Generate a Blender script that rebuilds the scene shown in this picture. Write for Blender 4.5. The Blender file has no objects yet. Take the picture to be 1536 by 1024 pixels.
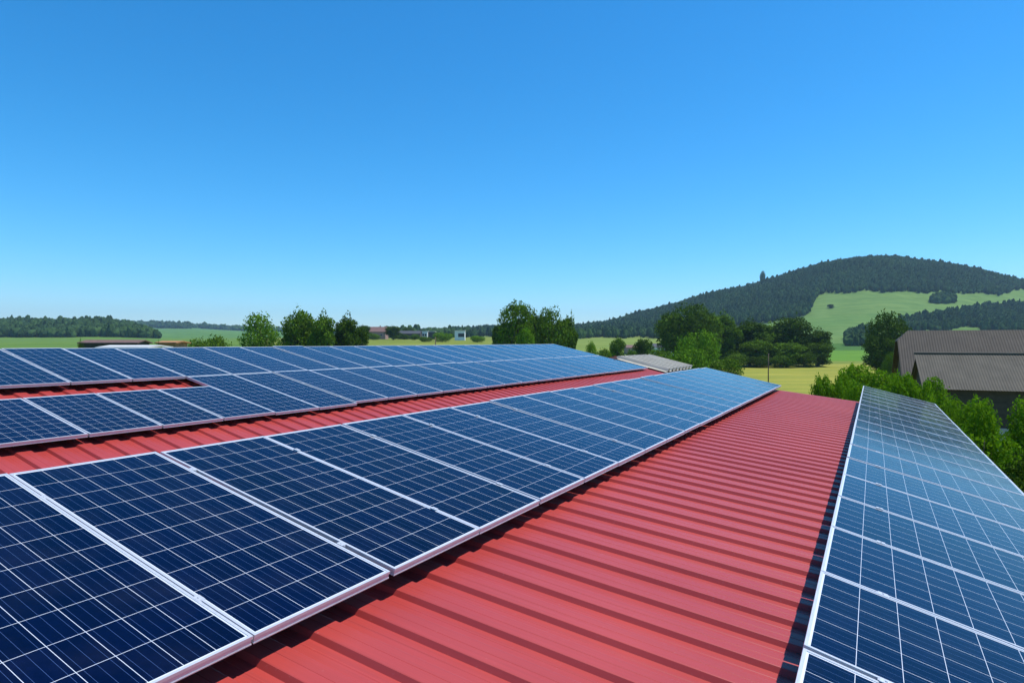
import bpy, math, random
import numpy as np
from mathutils import Vector, Matrix

rng = np.random.default_rng(11)
random.seed(5)
EYE = 8.0                      # eye height above the fields
F = 972.0                      # focal length in photograph pixels (1536 wide)
R = Vector((.487, .873, 0)).normalized()      # direction the panel rows run
D = Vector((R.y, -R.x, 0))                    # horizontal direction across the rows, downhill
ROWANG = math.atan2(R.y, R.x)
rad = math.radians
scene = bpy.context.scene
col = scene.collection

# ------------------------------------------------------------------ helpers
def W(a, t, z):                # row coordinates (across, along, height relative to the eye) -> world
    return Vector((D.x*a + R.x*t, D.y*a + R.y*t, EYE + z))

def link(o): col.objects.link(o); return o

def tag(o, label=None, cat=None, group=None, kind=None):
    if label: o['label'] = label
    if cat: o['category'] = cat
    if group: o['group'] = group
    if kind: o['kind'] = kind
    return o

def empty(name, loc, rot=(0, 0, 0), parent=None):
    o = bpy.data.objects.new(name, None); link(o)
    o.empty_display_size = .2
    o.location = loc; o.rotation_euler = rot
    if parent: o.parent = parent
    return o

def mesh_np(name, v, f, mat=None, smooth=False, attr=None):
    v = np.asarray(v, dtype=np.float32); f = np.asarray(f, dtype=np.int32)
    me = bpy.data.meshes.new(name)
    me.vertices.add(len(v)); me.vertices.foreach_set('co', v.ravel())
    k = f.shape[1]
    me.loops.add(f.size); me.loops.foreach_set('vertex_index', f.ravel())
    me.polygons.add(len(f)); me.polygons.foreach_set('loop_start', np.arange(0, f.size, k, dtype=np.int32))
    me.polygons.foreach_set('use_smooth', np.full(len(f), bool(smooth)))
    me.update(calc_edges=True)
    if attr is not None:
        for an, (dom, arr) in attr.items():
            arr = np.asarray(arr, dtype=np.float32)
            if arr.ndim == 1:
                A = me.attributes.new(an, 'FLOAT', dom); A.data.foreach_set('value', arr)
            else:
                A = me.attributes.new(an, 'FLOAT_COLOR', dom)
                c4 = np.ones((len(arr), 4), dtype=np.float32); c4[:, :3] = arr
                A.data.foreach_set('color', c4.ravel())
    if mat: me.materials.append(mat)
    return me

class MB:                      # mesh builder: any number of shapes, one mesh
    def __init__(s): s.v = []; s.f = []; s.m = []; s.mi = 0
    def add(s, vs, fs):
        b = len(s.v); s.v += [tuple(p) for p in vs]
        for q in fs: s.f.append(tuple(b+i for i in q)); s.m.append(s.mi)
    def box(s, x0, x1, y0, y1, z0, z1):
        s.add([(x0,y0,z0),(x1,y0,z0),(x1,y1,z0),(x0,y1,z0),(x0,y0,z1),(x1,y0,z1),(x1,y1,z1),(x0,y1,z1)],
              [(0,3,2,1),(4,5,6,7),(0,1,5,4),(1,2,6,5),(2,3,7,6),(3,0,4,7)])
    def tube(s, pts, rads, n=8, caps=True):
        rings = []
        for i, p in enumerate(pts):
            p = Vector(p)
            q = Vector(pts[min(i+1, len(pts)-1)]) - Vector(pts[max(i-1, 0)])
            q.normalize()
            u = q.orthogonal().normalized() if abs(q.z) < .99 else Vector((1,0,0))
            w = q.cross(u).normalized(); u = w.cross(q)
            rings.append([p + (u*math.cos(2*math.pi*k/n) + w*math.sin(2*math.pi*k/n))*rads[i] for k in range(n)])
        vs = [x for r_ in rings for x in r_]; fs = []
        for i in range(len(pts)-1):
            for k in range(n):
                a = i*n+k; b = i*n+(k+1) % n
                fs.append((a, b, b+n, a+n))
        if caps:
            fs.append(tuple(range(n-1, -1, -1))); fs.append(tuple((len(pts)-1)*n+k for k in range(n)))
        s.add(vs, fs)
    def mesh(s, name, mats=None, smooth=False):
        me = bpy.data.meshes.new(name); me.from_pydata(s.v, [], s.f); me.update()
        for m in (mats if isinstance(mats, (list, tuple)) else [mats]):
            if m: me.materials.append(m)
        me.polygons.foreach_set('material_index', s.m)
        if smooth: me.polygons.foreach_set('use_smooth', [True]*len(me.polygons))
        return me
    def build(s, name, mats=None, parent=None, smooth=False, bevel=0):
        o = bpy.data.objects.new(name, s.mesh(name, mats, smooth)); link(o)
        if parent: o.parent = parent
        if bevel:
            b = o.modifiers.new('b', 'BEVEL'); b.width = bevel; b.segments = 2; b.limit_method = 'ANGLE'
        return o

def part(name, me, parent):
    o = bpy.data.objects.new(name, me); link(o); o.parent = parent; return o

ONES = ['first','second','third','fourth','fifth','sixth','seventh','eighth','ninth','tenth','eleventh','twelfth',
        'thirteenth','fourteenth','fifteenth','sixteenth','seventeenth','eighteenth','nineteenth','twentieth']
def ordinal(n):
    if n <= 20: return ONES[n-1]
    tens = {2:'twenty', 3:'thirty'}[n//10]
    if n % 10 == 0: return {2:'twentieth', 3:'thirtieth'}[n//10]
    return tens + ' ' + ONES[n % 10 - 1]

# ------------------------------------------------------------------ node helpers
class NT:
    def __init__(s, name):
        s.mat = bpy.data.materials.new(name); s.mat.use_nodes = True
        s.t = s.mat.node_tree; s.t.nodes.clear()
        s.out = s.t.nodes.new('ShaderNodeOutputMaterial')
    def n(s, ty, **kw):
        nd = s.t.nodes.new(ty)
        for k, v in kw.items(): setattr(nd, k, v)
        return nd
    def l(s, a, b): s.t.links.new(a, b)
    def put(s, sock, v):
        if isinstance(v, bpy.types.NodeSocket): s.l(v, sock)
        else: sock.default_value = v
    def m(s, op, a, b=None, c=None, clamp=False):
        nd = s.n('ShaderNodeMath', operation=op, use_clamp=clamp)
        s.put(nd.inputs[0], a)
        if b is not None: s.put(nd.inputs[1], b)
        if c is not None: s.put(nd.inputs[2], c)
        return nd.outputs[0]
    def mix(s, f, a, b, mode='MIX'):
        nd = s.n('ShaderNodeMix', data_type='RGBA', blend_type=mode)
        s.put(nd.inputs[0], f)
        for i, v in ((6, a), (7, b)):
            if isinstance(v, tuple) and len(v) == 3: v = v + (1,)
            s.put(nd.inputs[i], v)
        return nd.outputs[2]
    def noise(s, vec, scale, detail=3, rough=.55, dim='3D'):
        nd = s.n('ShaderNodeTexNoise', noise_dimensions=dim)
        if vec is not None: s.l(vec, nd.inputs['Vector'])
        nd.inputs['Scale'].default_value = scale; nd.inputs['Detail'].default_value = detail
        nd.inputs['Roughness'].default_value = rough
        return nd.outputs[0]
    def ramp(s, v, lo, hi, a=0., b=1.):
        nd = s.n('ShaderNodeMapRange', clamp=True)
        s.put(nd.inputs[0], v); nd.inputs[1].default_value = lo; nd.inputs[2].default_value = hi
        nd.inputs[3].default_value = a; nd.inputs[4].default_value = b
        return nd.outputs[0]
    def scalevec(s, vec, sc):
        nd = s.n('ShaderNodeMapping'); s.l(vec, nd.inputs[0]); nd.inputs['Scale'].default_value = sc
        return nd.outputs[0]
    def principled(s, base, rough=.6, metal=0., spec=.5, bump=None, bstr=.3, bdist=.01, coat=0.):
        p = s.n('ShaderNodeBsdfPrincipled')
        if isinstance(base, tuple) and len(base) == 3: base = base + (1,)
        s.put(p.inputs['Base Color'], base); s.put(p.inputs['Roughness'], rough)
        s.put(p.inputs['Metallic'], metal); p.inputs['Specular IOR Level'].default_value = spec
        if coat: p.inputs['Coat Weight'].default_value = coat
        if bump is not None:
            b = s.n('ShaderNodeBump'); b.inputs['Strength'].default_value = bstr; b.inputs['Distance'].default_value = bdist
            s.l(bump, b.inputs['Height']); s.l(b.outputs[0], p.inputs['Normal'])
        s.l(p.outputs[0], s.out.inputs[0]); return p

def simple(name, c, rough=.7, var=.25, scale=6., metal=0., spec=.4, coord='Object'):
    N = NT(name); tc = N.n('ShaderNodeTexCoord').outputs[coord]
    k = N.noise(tc, scale, 5)
    cc = N.mix(N.ramp(k, .3, .7), tuple(x*(1-var) for x in c), tuple(min(1, x*(1+var)) for x in c))
    N.principled(cc, rough, metal, spec, bump=k, bstr=.15)
    return N.mat

# ------------------------------------------------------------------ materials
def panel_mat(name, w, L, ex, ey, nx=6, ny=10):
    """cells, silver busbars and white backsheet lines of one module, in its own coordinates"""
    N = NT(name); tc = N.n('ShaderNodeTexCoord').outputs['Object']
    sp = N.n('ShaderNodeSeparateXYZ'); N.l(tc, sp.inputs[0])
    cw = (w-2*ex)/nx; cl = (L-2*ey)/ny
    u = N.m('DIVIDE', N.m('SUBTRACT', sp.outputs[0], ex), cw)
    v = N.m('DIVIDE', N.m('SUBTRACT', sp.outputs[1], ey), cl)
    def line(q, size, width):      # 1 on the line around each whole number
        d = N.m('MULTIPLY', N.m('ABSOLUTE', N.m('SUBTRACT', N.m('FRACT', N.m('ADD', q, .5)), .5)), size)
        return N.m('LESS_THAN', d, width/2)
    gap = N.m('MAXIMUM', line(u, cw, .0025), line(v, cl, .0025))
    border = N.m('MAXIMUM', N.m('MAXIMUM', N.m('LESS_THAN', u, 0.), N.m('GREATER_THAN', u, float(nx))),
                 N.m('MAXIMUM', N.m('LESS_THAN', v, 0.), N.m('GREATER_THAN', v, float(ny))))
    white = N.m('MAXIMUM', gap, border)
    bus = line(N.m('ADD', N.m('MULTIPLY', u, 3.), .5), cw/3, .0013)
    # crystals and cell-to-cell variation
    cid = N.n('ShaderNodeCombineXYZ'); N.l(N.m('FLOOR', u), cid.inputs[0]); N.l(N.m('FLOOR', v), cid.inputs[1])
    oi = N.n('ShaderNodeObjectInfo'); N.l(N.m('MULTIPLY', oi.outputs['Random'], 91.), cid.inputs[2])
    wn = N.n('ShaderNodeTexWhiteNoise', noise_dimensions='3D'); N.l(cid.outputs[0], wn.inputs[0])
    vo = N.n('ShaderNodeTexVoronoi'); N.l(tc, vo.inputs['Vector']); vo.inputs['Scale'].default_value = 70
    vs = N.n('ShaderNodeSeparateColor'); N.l(vo.outputs['Color'], vs.inputs[0])
    g = N.m('ADD', N.m('MULTIPLY', wn.outputs['Value'], .55), N.m('MULTIPLY', vs.outputs[0], .45))
    cell = N.mix(g, (.0002, .0011, .009), (.0007, .0034, .027))
    cell = N.mix(N.m('MULTIPLY', oi.outputs['Random'], .6), cell, (.0007, .0050, .034))
    c1 = N.mix(bus, cell, (.055, .10, .22))
    c2 = N.mix(white, c1, (.60, .64, .70))
    dust = N.noise(tc, 2.5, 5)
    c3 = N.mix(N.ramp(dust, .45, .8, 0, .018), c2, (.30, .30, .30))
    rough = N.ramp(dust, .3, .75, .07, .14)
    p = N.principled(c3, rough, 0, .5)
    p.inputs['IOR'].default_value = 1.25
    return N.mat

def frame_mat():
    N = NT('frame_aluminium'); tc = N.n('ShaderNodeTexCoord').outputs['Object']
    k = N.noise(N.scalevec(tc, (3, 60, 60)), 4, 4)
    N.principled(N.mix(N.ramp(k, .3, .7), (.50, .52, .55), (.66, .67, .70)), .38, .35, .5)
    return N.mat
M_frame = frame_mat()
M_rail = simple('rail_aluminium', (.55, .57, .60), .4, .1, 8, .6)
M_dark = simple('dark_rubber', (.03, .03, .032), .8, .2)

def red_roof():
    N = NT('red_painted_sheet'); tc = N.n('ShaderNodeTexCoord').outputs['Object']
    streak = N.noise(N.scalevec(tc, (26, .55, 1)), 1.6, 5, .6)
    big = N.noise(tc, .55, 4)
    spots = N.noise(tc, 34, 3, .7)
    c = N.mix(N.ramp(big, .35, .65), (.350, .038, .033), (.405, .050, .041))
    c = N.mix(N.ramp(streak, .42, .72, 0, .42), c, (.27, .031, .031))
    c = N.mix(N.ramp(spots, .66, .80, 0, .34), c, (.50, .27, .27))
    rough = N.ramp(streak, .3, .7, .38, .48)
    fine = N.noise(N.scalevec(tc, (60, .3, 1)), 1.5, 2)
    N.principled(c, rough, 0, .5, bump=fine, bstr=.10, bdist=.004)
    return N.mat
M_red = red_roof()
M_redtrim = simple('red_trim', (.33, .04, .045), .45, .12, 5)
M_wall = simple('pale_wall_sheet', (.42, .42, .40), .7, .12, 2)

def leaf_mat(name, c, var=.62, trans=.25, hue=(1.25, 1.05, .7)):
    N = NT(name)
    at = N.n('ShaderNodeAttribute', attribute_name='tint').outputs['Fac']
    oi = N.n('ShaderNodeObjectInfo').outputs['Random']
    lo = tuple(x*(1-var) for x in c); hi = tuple(x*(1+var)*h for x, h in zip(c, hue))
    cc = N.mix(at, lo, hi)
    cc = N.mix(N.m('MULTIPLY', oi, .3), cc, tuple(x*1.25 for x in lo))
    df = N.n('ShaderNodeBsdfDiffuse'); N.l(cc, df.inputs[0])
    tr = N.n('ShaderNodeBsdfTranslucent'); N.l(N.mix(1., cc, (1.1, 1.15, .6), 'MULTIPLY'), tr.inputs[0])
    mx = N.n('ShaderNodeMixShader'); mx.inputs[0].default_value = trans
    N.l(df.outputs[0], mx.inputs[1]); N.l(tr.outputs[0], mx.inputs[2])
    N.l(mx.outputs[0], N.out.inputs[0])
    return N.mat
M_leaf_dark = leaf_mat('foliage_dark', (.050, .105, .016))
M_leaf_mid = leaf_mat('foliage_mid', (.082, .172, .020))
M_leaf_light = leaf_mat('foliage_light', (.100, .225, .022))
M_leaf_bush = leaf_mat('foliage_bush', (.115, .255, .014), .5, .35)
M_forest = leaf_mat('foliage_forest', (.033, .074, .030), .55, .05)
M_bark = simple('bark', (.10, .075, .05), .9, .35, 9)

# ------------------------------------------------------------------ camera, light, sky
cam = bpy.data.cameras.new('camera'); co = bpy.data.objects.new('camera', cam); link(co)
co.location = (0, 0, EYE); co.rotation_euler = (rad(90), 0, 0)
cam.sensor_width = 36; cam.lens = 36*F/1536; cam.clip_start = .05; cam.clip_end = 60000
scene.camera = co

sunv = (D*.37 + R*.27 + Vector((0, 0, 1))).normalized()     # towards the sun
sl = bpy.data.lights.new('sun', 'SUN'); so = bpy.data.objects.new('sun', sl); link(so)
sl.energy = 4.6; sl.angle = rad(.53); sl.color = (1, .955, .89)
so.rotation_euler = sunv.to_track_quat('Z', 'Y').to_euler()
so.location = (0, 0, 60)
world = bpy.data.worlds.new('World'); scene.world = world; world.use_nodes = True
wt = world.node_tree; bg = wt.nodes['Background']
sky = wt.nodes.new('ShaderNodeTexSky'); sky.sky_type = 'NISHITA'; sky.sun_disc = False
sky.sun_elevation = math.asin(sunv.z); sky.sun_rotation = math.atan2(sunv.x, sunv.y)
sky.altitude = 300; sky.air_density = 1.0; sky.dust_density = .15; sky.ozone_density = 2.2
hs = wt.nodes.new('ShaderNodeHueSaturation'); hs.inputs['Saturation'].default_value = 1.22
wt.links.new(sky.outputs[0], hs.inputs['Color'])
def wm(op, a, b):
    nd = wt.nodes.new('ShaderNodeMath'); nd.operation = op
    wt.links.new(a, nd.inputs[0]); nd.inputs[1].default_value = b; return nd.outputs[0]
sc_ = wt.nodes.new('ShaderNodeSeparateColor'); cc_ = wt.nodes.new('ShaderNodeCombineColor')
wt.links.new(hs.outputs[0], sc_.inputs[0])
# deep, dry summer air: less red high up, a little less green
wt.links.new(wm('MULTIPLY', wm('POWER', wm('MULTIPLY', sc_.outputs[0], .15*.55), 1.60), 1.62/.15), cc_.inputs[0])
wt.links.new(wm('MULTIPLY', sc_.outputs[1], .90*.90), cc_.inputs[1])
wt.links.new(wm('MULTIPLY', sc_.outputs[2], 1.03), cc_.inputs[2])
wt.links.new(cc_.outputs[0], bg.inputs[0])
bg.inputs[1].default_value = .15
scene.view_settings.view_transform = 'Standard'; scene.view_settings.look = 'None'
scene.view_settings.exposure = .28; scene.view_settings.gamma = 1

# ------------------------------------------------------------------ terrain
DEP = np.array([60,150,250,400,600,800,1000,1200,1400,1700,2200,3000,9000.])
Z0 = 512 + EYE*F/DEP
def rowt(*v): return np.concatenate([Z0[:3], v])
def rowl(*v): return np.concatenate([Z0[:2], [523 if v[0] > 511 else 519], v])
PXA = np.array([-600,0,80,160,200,235,290,500,650,740,870,940,1000,1060,1140,1220,1320,1440,1536,1800,2300.])
TAB = np.array([
 rowl(514,511,508.5,493,486,495,500,498,495,505),
 rowl(514,511,508.5,492,485,495,499,496,494,505),
 rowl(514,511,508.5,493,488,495,499,496,494,505),
 rowl(514,511,508.5,489,482,494,498,494,489,505),
 rowl(514,511,508.5,496,491,497,498,494,487,505),
 rowl(514,511,508.5,506,504,501,498,494,487,505),
 rowl(514,511,508.5,506,503,500,497,494,492,505),
 rowl(509,508,507,506,505,504,503,502,502,506),
 rowl(509,507.5,506.5,505,504,502,502,501,501,506),
 rowl(510,508,506.5,504,500,493,498,500,501,506),
 rowt(524,512,507,504,500,494,498,500,501,506),
 rowt(525,512.5,507,500,490,479,484,492,500,506),
 rowt(526,513,506.5,495,478,461,470,485,495,506),
 rowt(527,514,505,487,464,440,452,475,490,506),
 rowt(528,515,503,478,448,424,440,465,485,506),
 rowt(529,516,498,463,425,393,420,450,480,506),
 rowt(529,516,496,457,411,375,406,440,475,506),
 rowt(529,516,497,463,426,394,420,450,480,506),
 rowt(529,516,500,473,444,419,438,465,485,506),
 rowt(529,518,508,495,480,465,475,490,500,506),
 rowt(529,520,516,512,508,505,506,507,508,509)])
ZT = EYE - (TAB-512)*DEP/F
def _smooth(k):
    return k*k*(3-2*k)
def _h(px, y):
    px = np.clip(px, PXA[0], PXA[-1]-1e-3); ly = np.log(np.clip(y, 60, 8999))
    LD = np.log(DEP)
    i = np.clip(np.searchsorted(PXA, px, side='right')-1, 0, len(PXA)-2); j = np.clip(np.searchsorted(LD, ly, side='right')-1, 0, len(LD)-2)
    fu = (px-PXA[i])/(PXA[i+1]-PXA[i]); fv = (np.exp(ly)-DEP[j])/(DEP[j+1]-DEP[j])
    return (ZT[i, j]*(1-fu)+ZT[i+1, j]*fu)*(1-fv) + (ZT[i, j+1]*(1-fu)+ZT[i+1, j+1]*fu)*fv
def terrain(x, y):
    x = np.asarray(x, dtype=float); y = np.asarray(y, dtype=float)
    r = np.hypot(x, y)+1e-6; az = np.arctan2(x, y)
    azc = np.clip(az, -1.13, 1.13); px = 768+F*np.tan(azc)
    ye = r*np.cos(azc)
    h = sum(_h(px+dp, ye*k)*w*w2 for k, w in ((.9, .2), (.95, .25), (1, .1), (1.05, .25), (1.1, .2)) for dp, w2 in ((-26, .3), (0, .4), (26, .3)))
    fade = np.clip((2.2-np.abs(az))/.8, 0, 1)
    n = 1.2*np.sin(x*.013+1.3)*np.sin(y*.011) * np.clip((r-200)/400, 0, 1)
    n = n*.5+1.6*np.clip((r-1000)/400, 0, 1)*(np.sin(x*.045+1)*.8+np.sin(x*.019+y*.01)+.6*np.sin(x*.11+2))
    return h*_smooth(fade)+n
def tz(x, y): return float(terrain(x, y))
def proj(x, y, z): return 768+F*x/y, 512-F*(z-EYE)/y
def at(px, y):                  # ground point seen in direction px at depth y
    x = (px-768)/F*y
    return x, y, tz(x, y)

az = np.concatenate([np.arange(-180, -52, 4), np.arange(-52, 52, .13), np.arange(52, 181, 4)]) * math.pi/180
rr = np.concatenate([[0.01, 10, 20, 35, 50], np.geomspace(60, 3600, 330), np.geomspace(3800, 40000, 14)])
AZ, RR = np.meshgrid(az, rr)
X = RR*np.sin(AZ); Y = RR*np.cos(AZ)
Z = terrain(X, Y)
na, nr = len(az), len(rr)
ii = (np.arange(nr-1)[:, None]*na + np.arange(na-1)[None, :]).ravel()
faces = np.stack([ii, ii+1, ii+1+na, ii+na], 1)
# field colours: crops change from field to field
PX = np.where(Y > 1, 768+F*X/np.maximum(Y, 1), np.where(X > 0, 2400, -800)); PY = np.where(Y > 1, 512-F*(Z-EYE)/np.maximum(Y, 1), 700)
C = np.zeros(X.shape+(3,)); C[:] = (.110, .170, .030)
def paint(mask, c): C[mask] = c
paint((PX > 380) & (PX < 860) & (Y < 900), (.200, .225, .034))
paint((PX < 380) & (Y < 900), (.125, .205, .035))
paint((PX < 700) & (Y >= 900), (.105, .200, .055))
paint((PX > 820) & (Y < 900), (.200, .245, .045))
paint((PX > 1030) & (Y < 232+ (PX-1100)*.03), (.290, .275, .045))
paint((PX > 1030) & (Y >= 232+(PX-1100)*.03) & (Y < 262), (.190, .225, .036))
paint((PX > 1150) & (Y >= 262) & (Y < 430), (.120, .235, .020))
paint((PX > 1150) & (Y >= 430) & (Y < 600), (.070, .150, .022))
paint((PX > 1060) & (Y >= 600), (.135, .215, .052))
paint((PX > 1200) & (Y >= 780+40*np.sin(PX*.011)) & (Y < 920), (.120, .205, .046))
paint((PX < 1150) & (PX > 820) & (Y >= 900), (.07, .12, .03))
N = NT('fields'); geo = N.n('ShaderNodeNewGeometry').outputs['Position']
ca = N.n('ShaderNodeAttribute', attribute_name='crop').outputs['Color']
n1 = N.noise(geo, .035, 6, .6); n2 = N.noise(geo, 1.3, 4, .6)
n3 = N.noise(N.scalevec(geo, (.02, .13, .1)), 1, 5, .65)
c = N.mix(N.ramp(n1, .35, .65), N.mix(1., ca, (.86, .90, .80), 'MULTIPLY'), N.mix(1., ca, (1.13, 1.10, 1.1), 'MULTIPLY'))
c = N.mix(N.ramp(n3, .40, .58, 0, .85), c, N.mix(1., c, (.66, .78, .7), 'MULTIPLY'))
c = N.mix(N.ramp(n2, .35, .7, 0, .45), c, N.mix(1., c, (.70, .76, .7), 'MULTIPLY'))
N.principled(c, .95, 0, .1, bump=n2, bstr=.4, bdist=.25)
me = mesh_np('ground', np.stack([X.ravel(), Y.ravel(), Z.ravel()], 1), faces[:, ::-1], N.mat, True, {'crop': ('POINT', C.reshape(-1, 3))})
g = link(bpy.data.objects.new('ground', me)); tag(g, kind='structure')

# ------------------------------------------------------------------ solar panels
TB = rad(12.6); TD = rad(14.4)
TH = .046
def panel_meshes(w, L, key):
    LIP = .0145
    f = MB()
    # top lip and slightly inset body on each side: long bars run full length, short ones butt between them
    for (x0, x1) in ((0, LIP), (w-LIP, w)):
        f.box(x0, x1, 0, L, -.016, 0)
    for (y0, y1) in ((0, LIP), (L-LIP, L)):
        f.box(LIP, w-LIP, y0, y1, -.016, 0)
    i = .004
    for (x0, x1) in ((i, .0135), (w-.0135, w-i)):
        f.box(x0, x1, i, L-i, -TH+.006, -.016)
    for (y0, y1) in ((i, .0135), (L-.0135, L-i)):
        f.box(.0135, w-.0135, y0, y1, -TH+.006, -.016)
    for (x0, x1) in ((0.001, .026), (w-.026, w-.001)):
        f.box(x0, x1, .001, L-.001, -TH, -TH+.006)
    for (y0, y1) in ((.001, .026), (L-.026, L-.001)):
        f.box(.026, w-.026, y0, y1, -TH, -TH+.006)
    fm = f.mesh('frame_'+key, M_frame)
    g = MB(); g.box(LIP, w-LIP, LIP, L-LIP, -.010, -.0035)
    gm = g.mesh('glass_'+key, panel_mat('solar_cells_'+key, w, L, LIP+.007, LIP+.009))
    j = MB(); j.box(w/2-.06, w/2+.06, L-.30, L-.18, -.034, -.0105)
    jm = j.mesh('junction_'+key, M_dark)
    return fm, gm, jm
def place_panel(meshes, a, t, z, tilt, label, group):
    j = random.uniform
    o = empty('solar_panel', W(a, t, z+j(-.003, .003)), (tilt+rad(j(-.22, .22)), rad(j(-.10, .10)), ROWANG+rad(j(-.06, .06))))
    tag(o, label, 'solar panel', group)
    part('frame', meshes[0], o); part('cell_glass', meshes[1], o); part('junction_box', meshes[2], o)
    return o
P = .983; GAP = .020
mB = panel_meshes(P-GAP, 2.36, 'long')
mBlow = panel_meshes(P-GAP, 2.43, 'extra_long')
mS = panel_meshes(P-GAP, 1.74, 'short')
mD = panel_meshes(1.026-GAP, 1.81, 'compact')
cB, sB = math.cos(TB), math.sin(TB)
# front row beside the walkway
A_B, Z_B, T_B = -2.50, -1.36, 2.05
for k in range(-2, 20):
    n = k+3
    place_panel(mB, A_B, T_B+P*k + (.012 if k > 0 else -.012)*(1 if k in (0, 1) else 0), Z_B, TB,
        f'{ordinal(n)} blue solar panel from the near end, row left of the red walkway', 'solar panels in the row left of the walkway')
# twin rows at the back
A_A, Z_A, T_A = -8.77, -1.16, 5.57
seam = (A_A-2.36*cB, Z_A+2.36*sB)
for k in range(-5, 23):
    n = k+6
    t = T_A+P*k
    if k < 2:
        place_panel(mS, A_A+.06*cB, t, Z_A-.06*sB, TB,
            f'{ordinal(n)} short solar panel from the left beneath the open red slot', 'solar panels in the lower back row')
    elif k < 4:
        place_panel(mBlow, A_A+.06*cB, t, Z_A-.06*sB-.012, TB,
            f'lower back row solar panel, {ordinal(k-1)} right of the open red slot', 'solar panels in the lower back row')
    else:
        place_panel(mB, A_A, t, Z_A, TB,
            f'lower back row solar panel, {ordinal(k-3)} right of the step in the edge', 'solar panels in the lower back row')
for k in range(-4, 23):
    place_panel(mB, seam[0]-.02*cB, T_A+P*k, seam[1]+.02*sB, TB,
        f'{ordinal(k+5)} solar panel from the left in the topmost back row', 'solar panels in the topmost back row')
# raised row right of the walkway
A_D, Z_D, T_D, P_D, L_D = -.257, -1.28, 2.99, 1.026, 1.81
cD, sD = math.cos(TD), math.sin(TD)
for k in range(-3, 18):
    place_panel(mD, A_D+L_D*cD, T_D+P_D*k, Z_D-L_D*sD, TD,
        f'{ordinal(k+4)} solar panel from the near end, raised row right of the walkway', 'solar panels in the raised right row')

# ------------------------------------------------------------------ the big red roofed building
TR = rad(6.9)
A1_, Z1_ = -2.57, -1.545          # a point of the walkway sheet
def roof_z1(a): return Z1_ - (a-A1_)*math.tan(TR)
def roof_z2(a): return Z_A-.165 - (a-A_A)*math.tan(TB)
bld = empty('warehouse', W(-6, 10, -EYE), (0, 0, ROWANG))
tag(bld, 'large building under a bright red ribbed metal roof that carries the solar panels', 'building')
def corr(name, a_low, a_high, z_low, tilt, t0, t1, pitch=.335, h=.031, mat=M_red, parent=None, prof=None, nseg=6):
    """trapezoid ribbed sheet; local x along the rows, y up the slope, z normal"""
    prof = prof or [(0, 0), (.040, 0), (.0425, .05), (.048, .05), (.0505, 0), (.094, 0), (.110, .94), (.115, 1), (.172, 1), (.174, .95), (.178, .95), (.180, 1), (.232, 1), (.238, .94), (.262, 0)]
    L = (a_low-a_high)/math.cos(tilt)
    n = int(round((t1-t0)/pitch)); vs = []; zz = []
    for i in range(n):
        for (q, hh) in prof: vs.append((i*pitch+q*pitch/.27, hh*h))
    vs.append((n*pitch, 0))
    V = []; Fc = []
    m = len(vs)
    for j in range(nseg+1):
        y = L*j/nseg
        for (x, z) in vs:
            V.append((x, y, z + .0015*math.sin(x*3.1+j*1.7)))
    for j in range(nseg):
        for i in range(m-1):
            b = j*m+i; Fc.append((b, b+1, b+1+m, b+m))
    me = mesh_np(name, V, Fc, mat)
    o = link(bpy.data.objects.new(name, me))
    wl = W(a_low, t0, z_low)
    if parent:
        o.parent = parent
        bpy.context.view_layer.update()
        o.matrix_parent_inverse = parent.matrix_world.inverted()
    o.location = wl; o.rotation_euler = (tilt, 0, ROWANG)
    return o
a_eave = 1.62
corr('roof', a_eave, -4.75, roof_z1(a_eave), TR, -4.05, 21.87, parent=bld)
corr('roof', -4.95, -13.75, roof_z2(-4.95), TB, -4.05, 28.62, parent=bld)
o = corr('roof', -22, -13.80, roof_z2(-13.75)-.02-8.2*math.tan(TB), TB, -4.05, 28.62, parent=bld)
# mirrored back slope: turn it round its upper edge
o.location = W(-22, 28.62, roof_z2(-13.75)-.02-8.2*math.tan(TB)); o.rotation_euler = (TB, 0, ROWANG+math.pi)

def wbox(mb, a0, a1, t0, t1, z0, z1):   # box in row coordinates, in the parent's frame
    # parent origin at W(-6,10,-EYE); local x = along rows, local y = -D
    mb.box(t0-10, t1-10, -(a1+6), -(a0+6), z0+EYE, z1+EYE)
def wquad(mb, pts):
    v = [(t-10, -(a+6), z+EYE) for (a, t, z) in pts]
    mb.add(v, [tuple(range(len(v)))])
w = MB()
def gable(t, rev):
    prof = [(a_eave-.15, -EYE), (a_eave-.15, roof_z1(a_eave-.15)-.03), (-4.75, roof_z1(-4.75)-.03), (-4.75, roof_z2(-4.85)-.03),
            (-4.95, roof_z2(-4.95)-.03), (-13.75, roof_z2(-13.75)-.04), (-21.8, roof_z2(-13.75)-.05-8.05*math.tan(TB)), (-21.8, -EYE)]
    return [(a, t, z) for a, z in prof]
# walls: lower front block and longer back block
def wallbox(a0, a1, t0, t1, zf0, zf1):
    for (aa, bb, tt0, tt1) in ((a0, a1, t0, t0), (a0, a1, t1, t1)):
        wquad(w, [(aa, tt0, -EYE), (bb, tt0, -EYE), (bb, tt0, zf1), (aa, tt0, zf0)])
    wquad(w, [(a0, t0, -EYE), (a0, t1, -EYE), (a0, t1, zf0), (a0, t0, zf0)])
    wquad(w, [(a1, t0, -EYE), (a1, t1, -EYE), (a1, t1, zf1), (a1, t0, zf1)])
wallbox(a_eave-.12, -4.85, -3.9, 21.7, roof_z1(a_eave-.12)-.03, roof_z1(-4.85)-.03)
wallbox(-4.98, -13.7, -3.9, 28.4, roof_z2(-4.98)-.03, roof_z2(-13.7)-.03)
wallbox(-13.72, -21.8, -3.9, 28.4, roof_z2(-13.72)-.06, roof_z2(-13.75)-.06-8.05*math.tan(TB))
w.build('wall', M_wall, bld)
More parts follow.
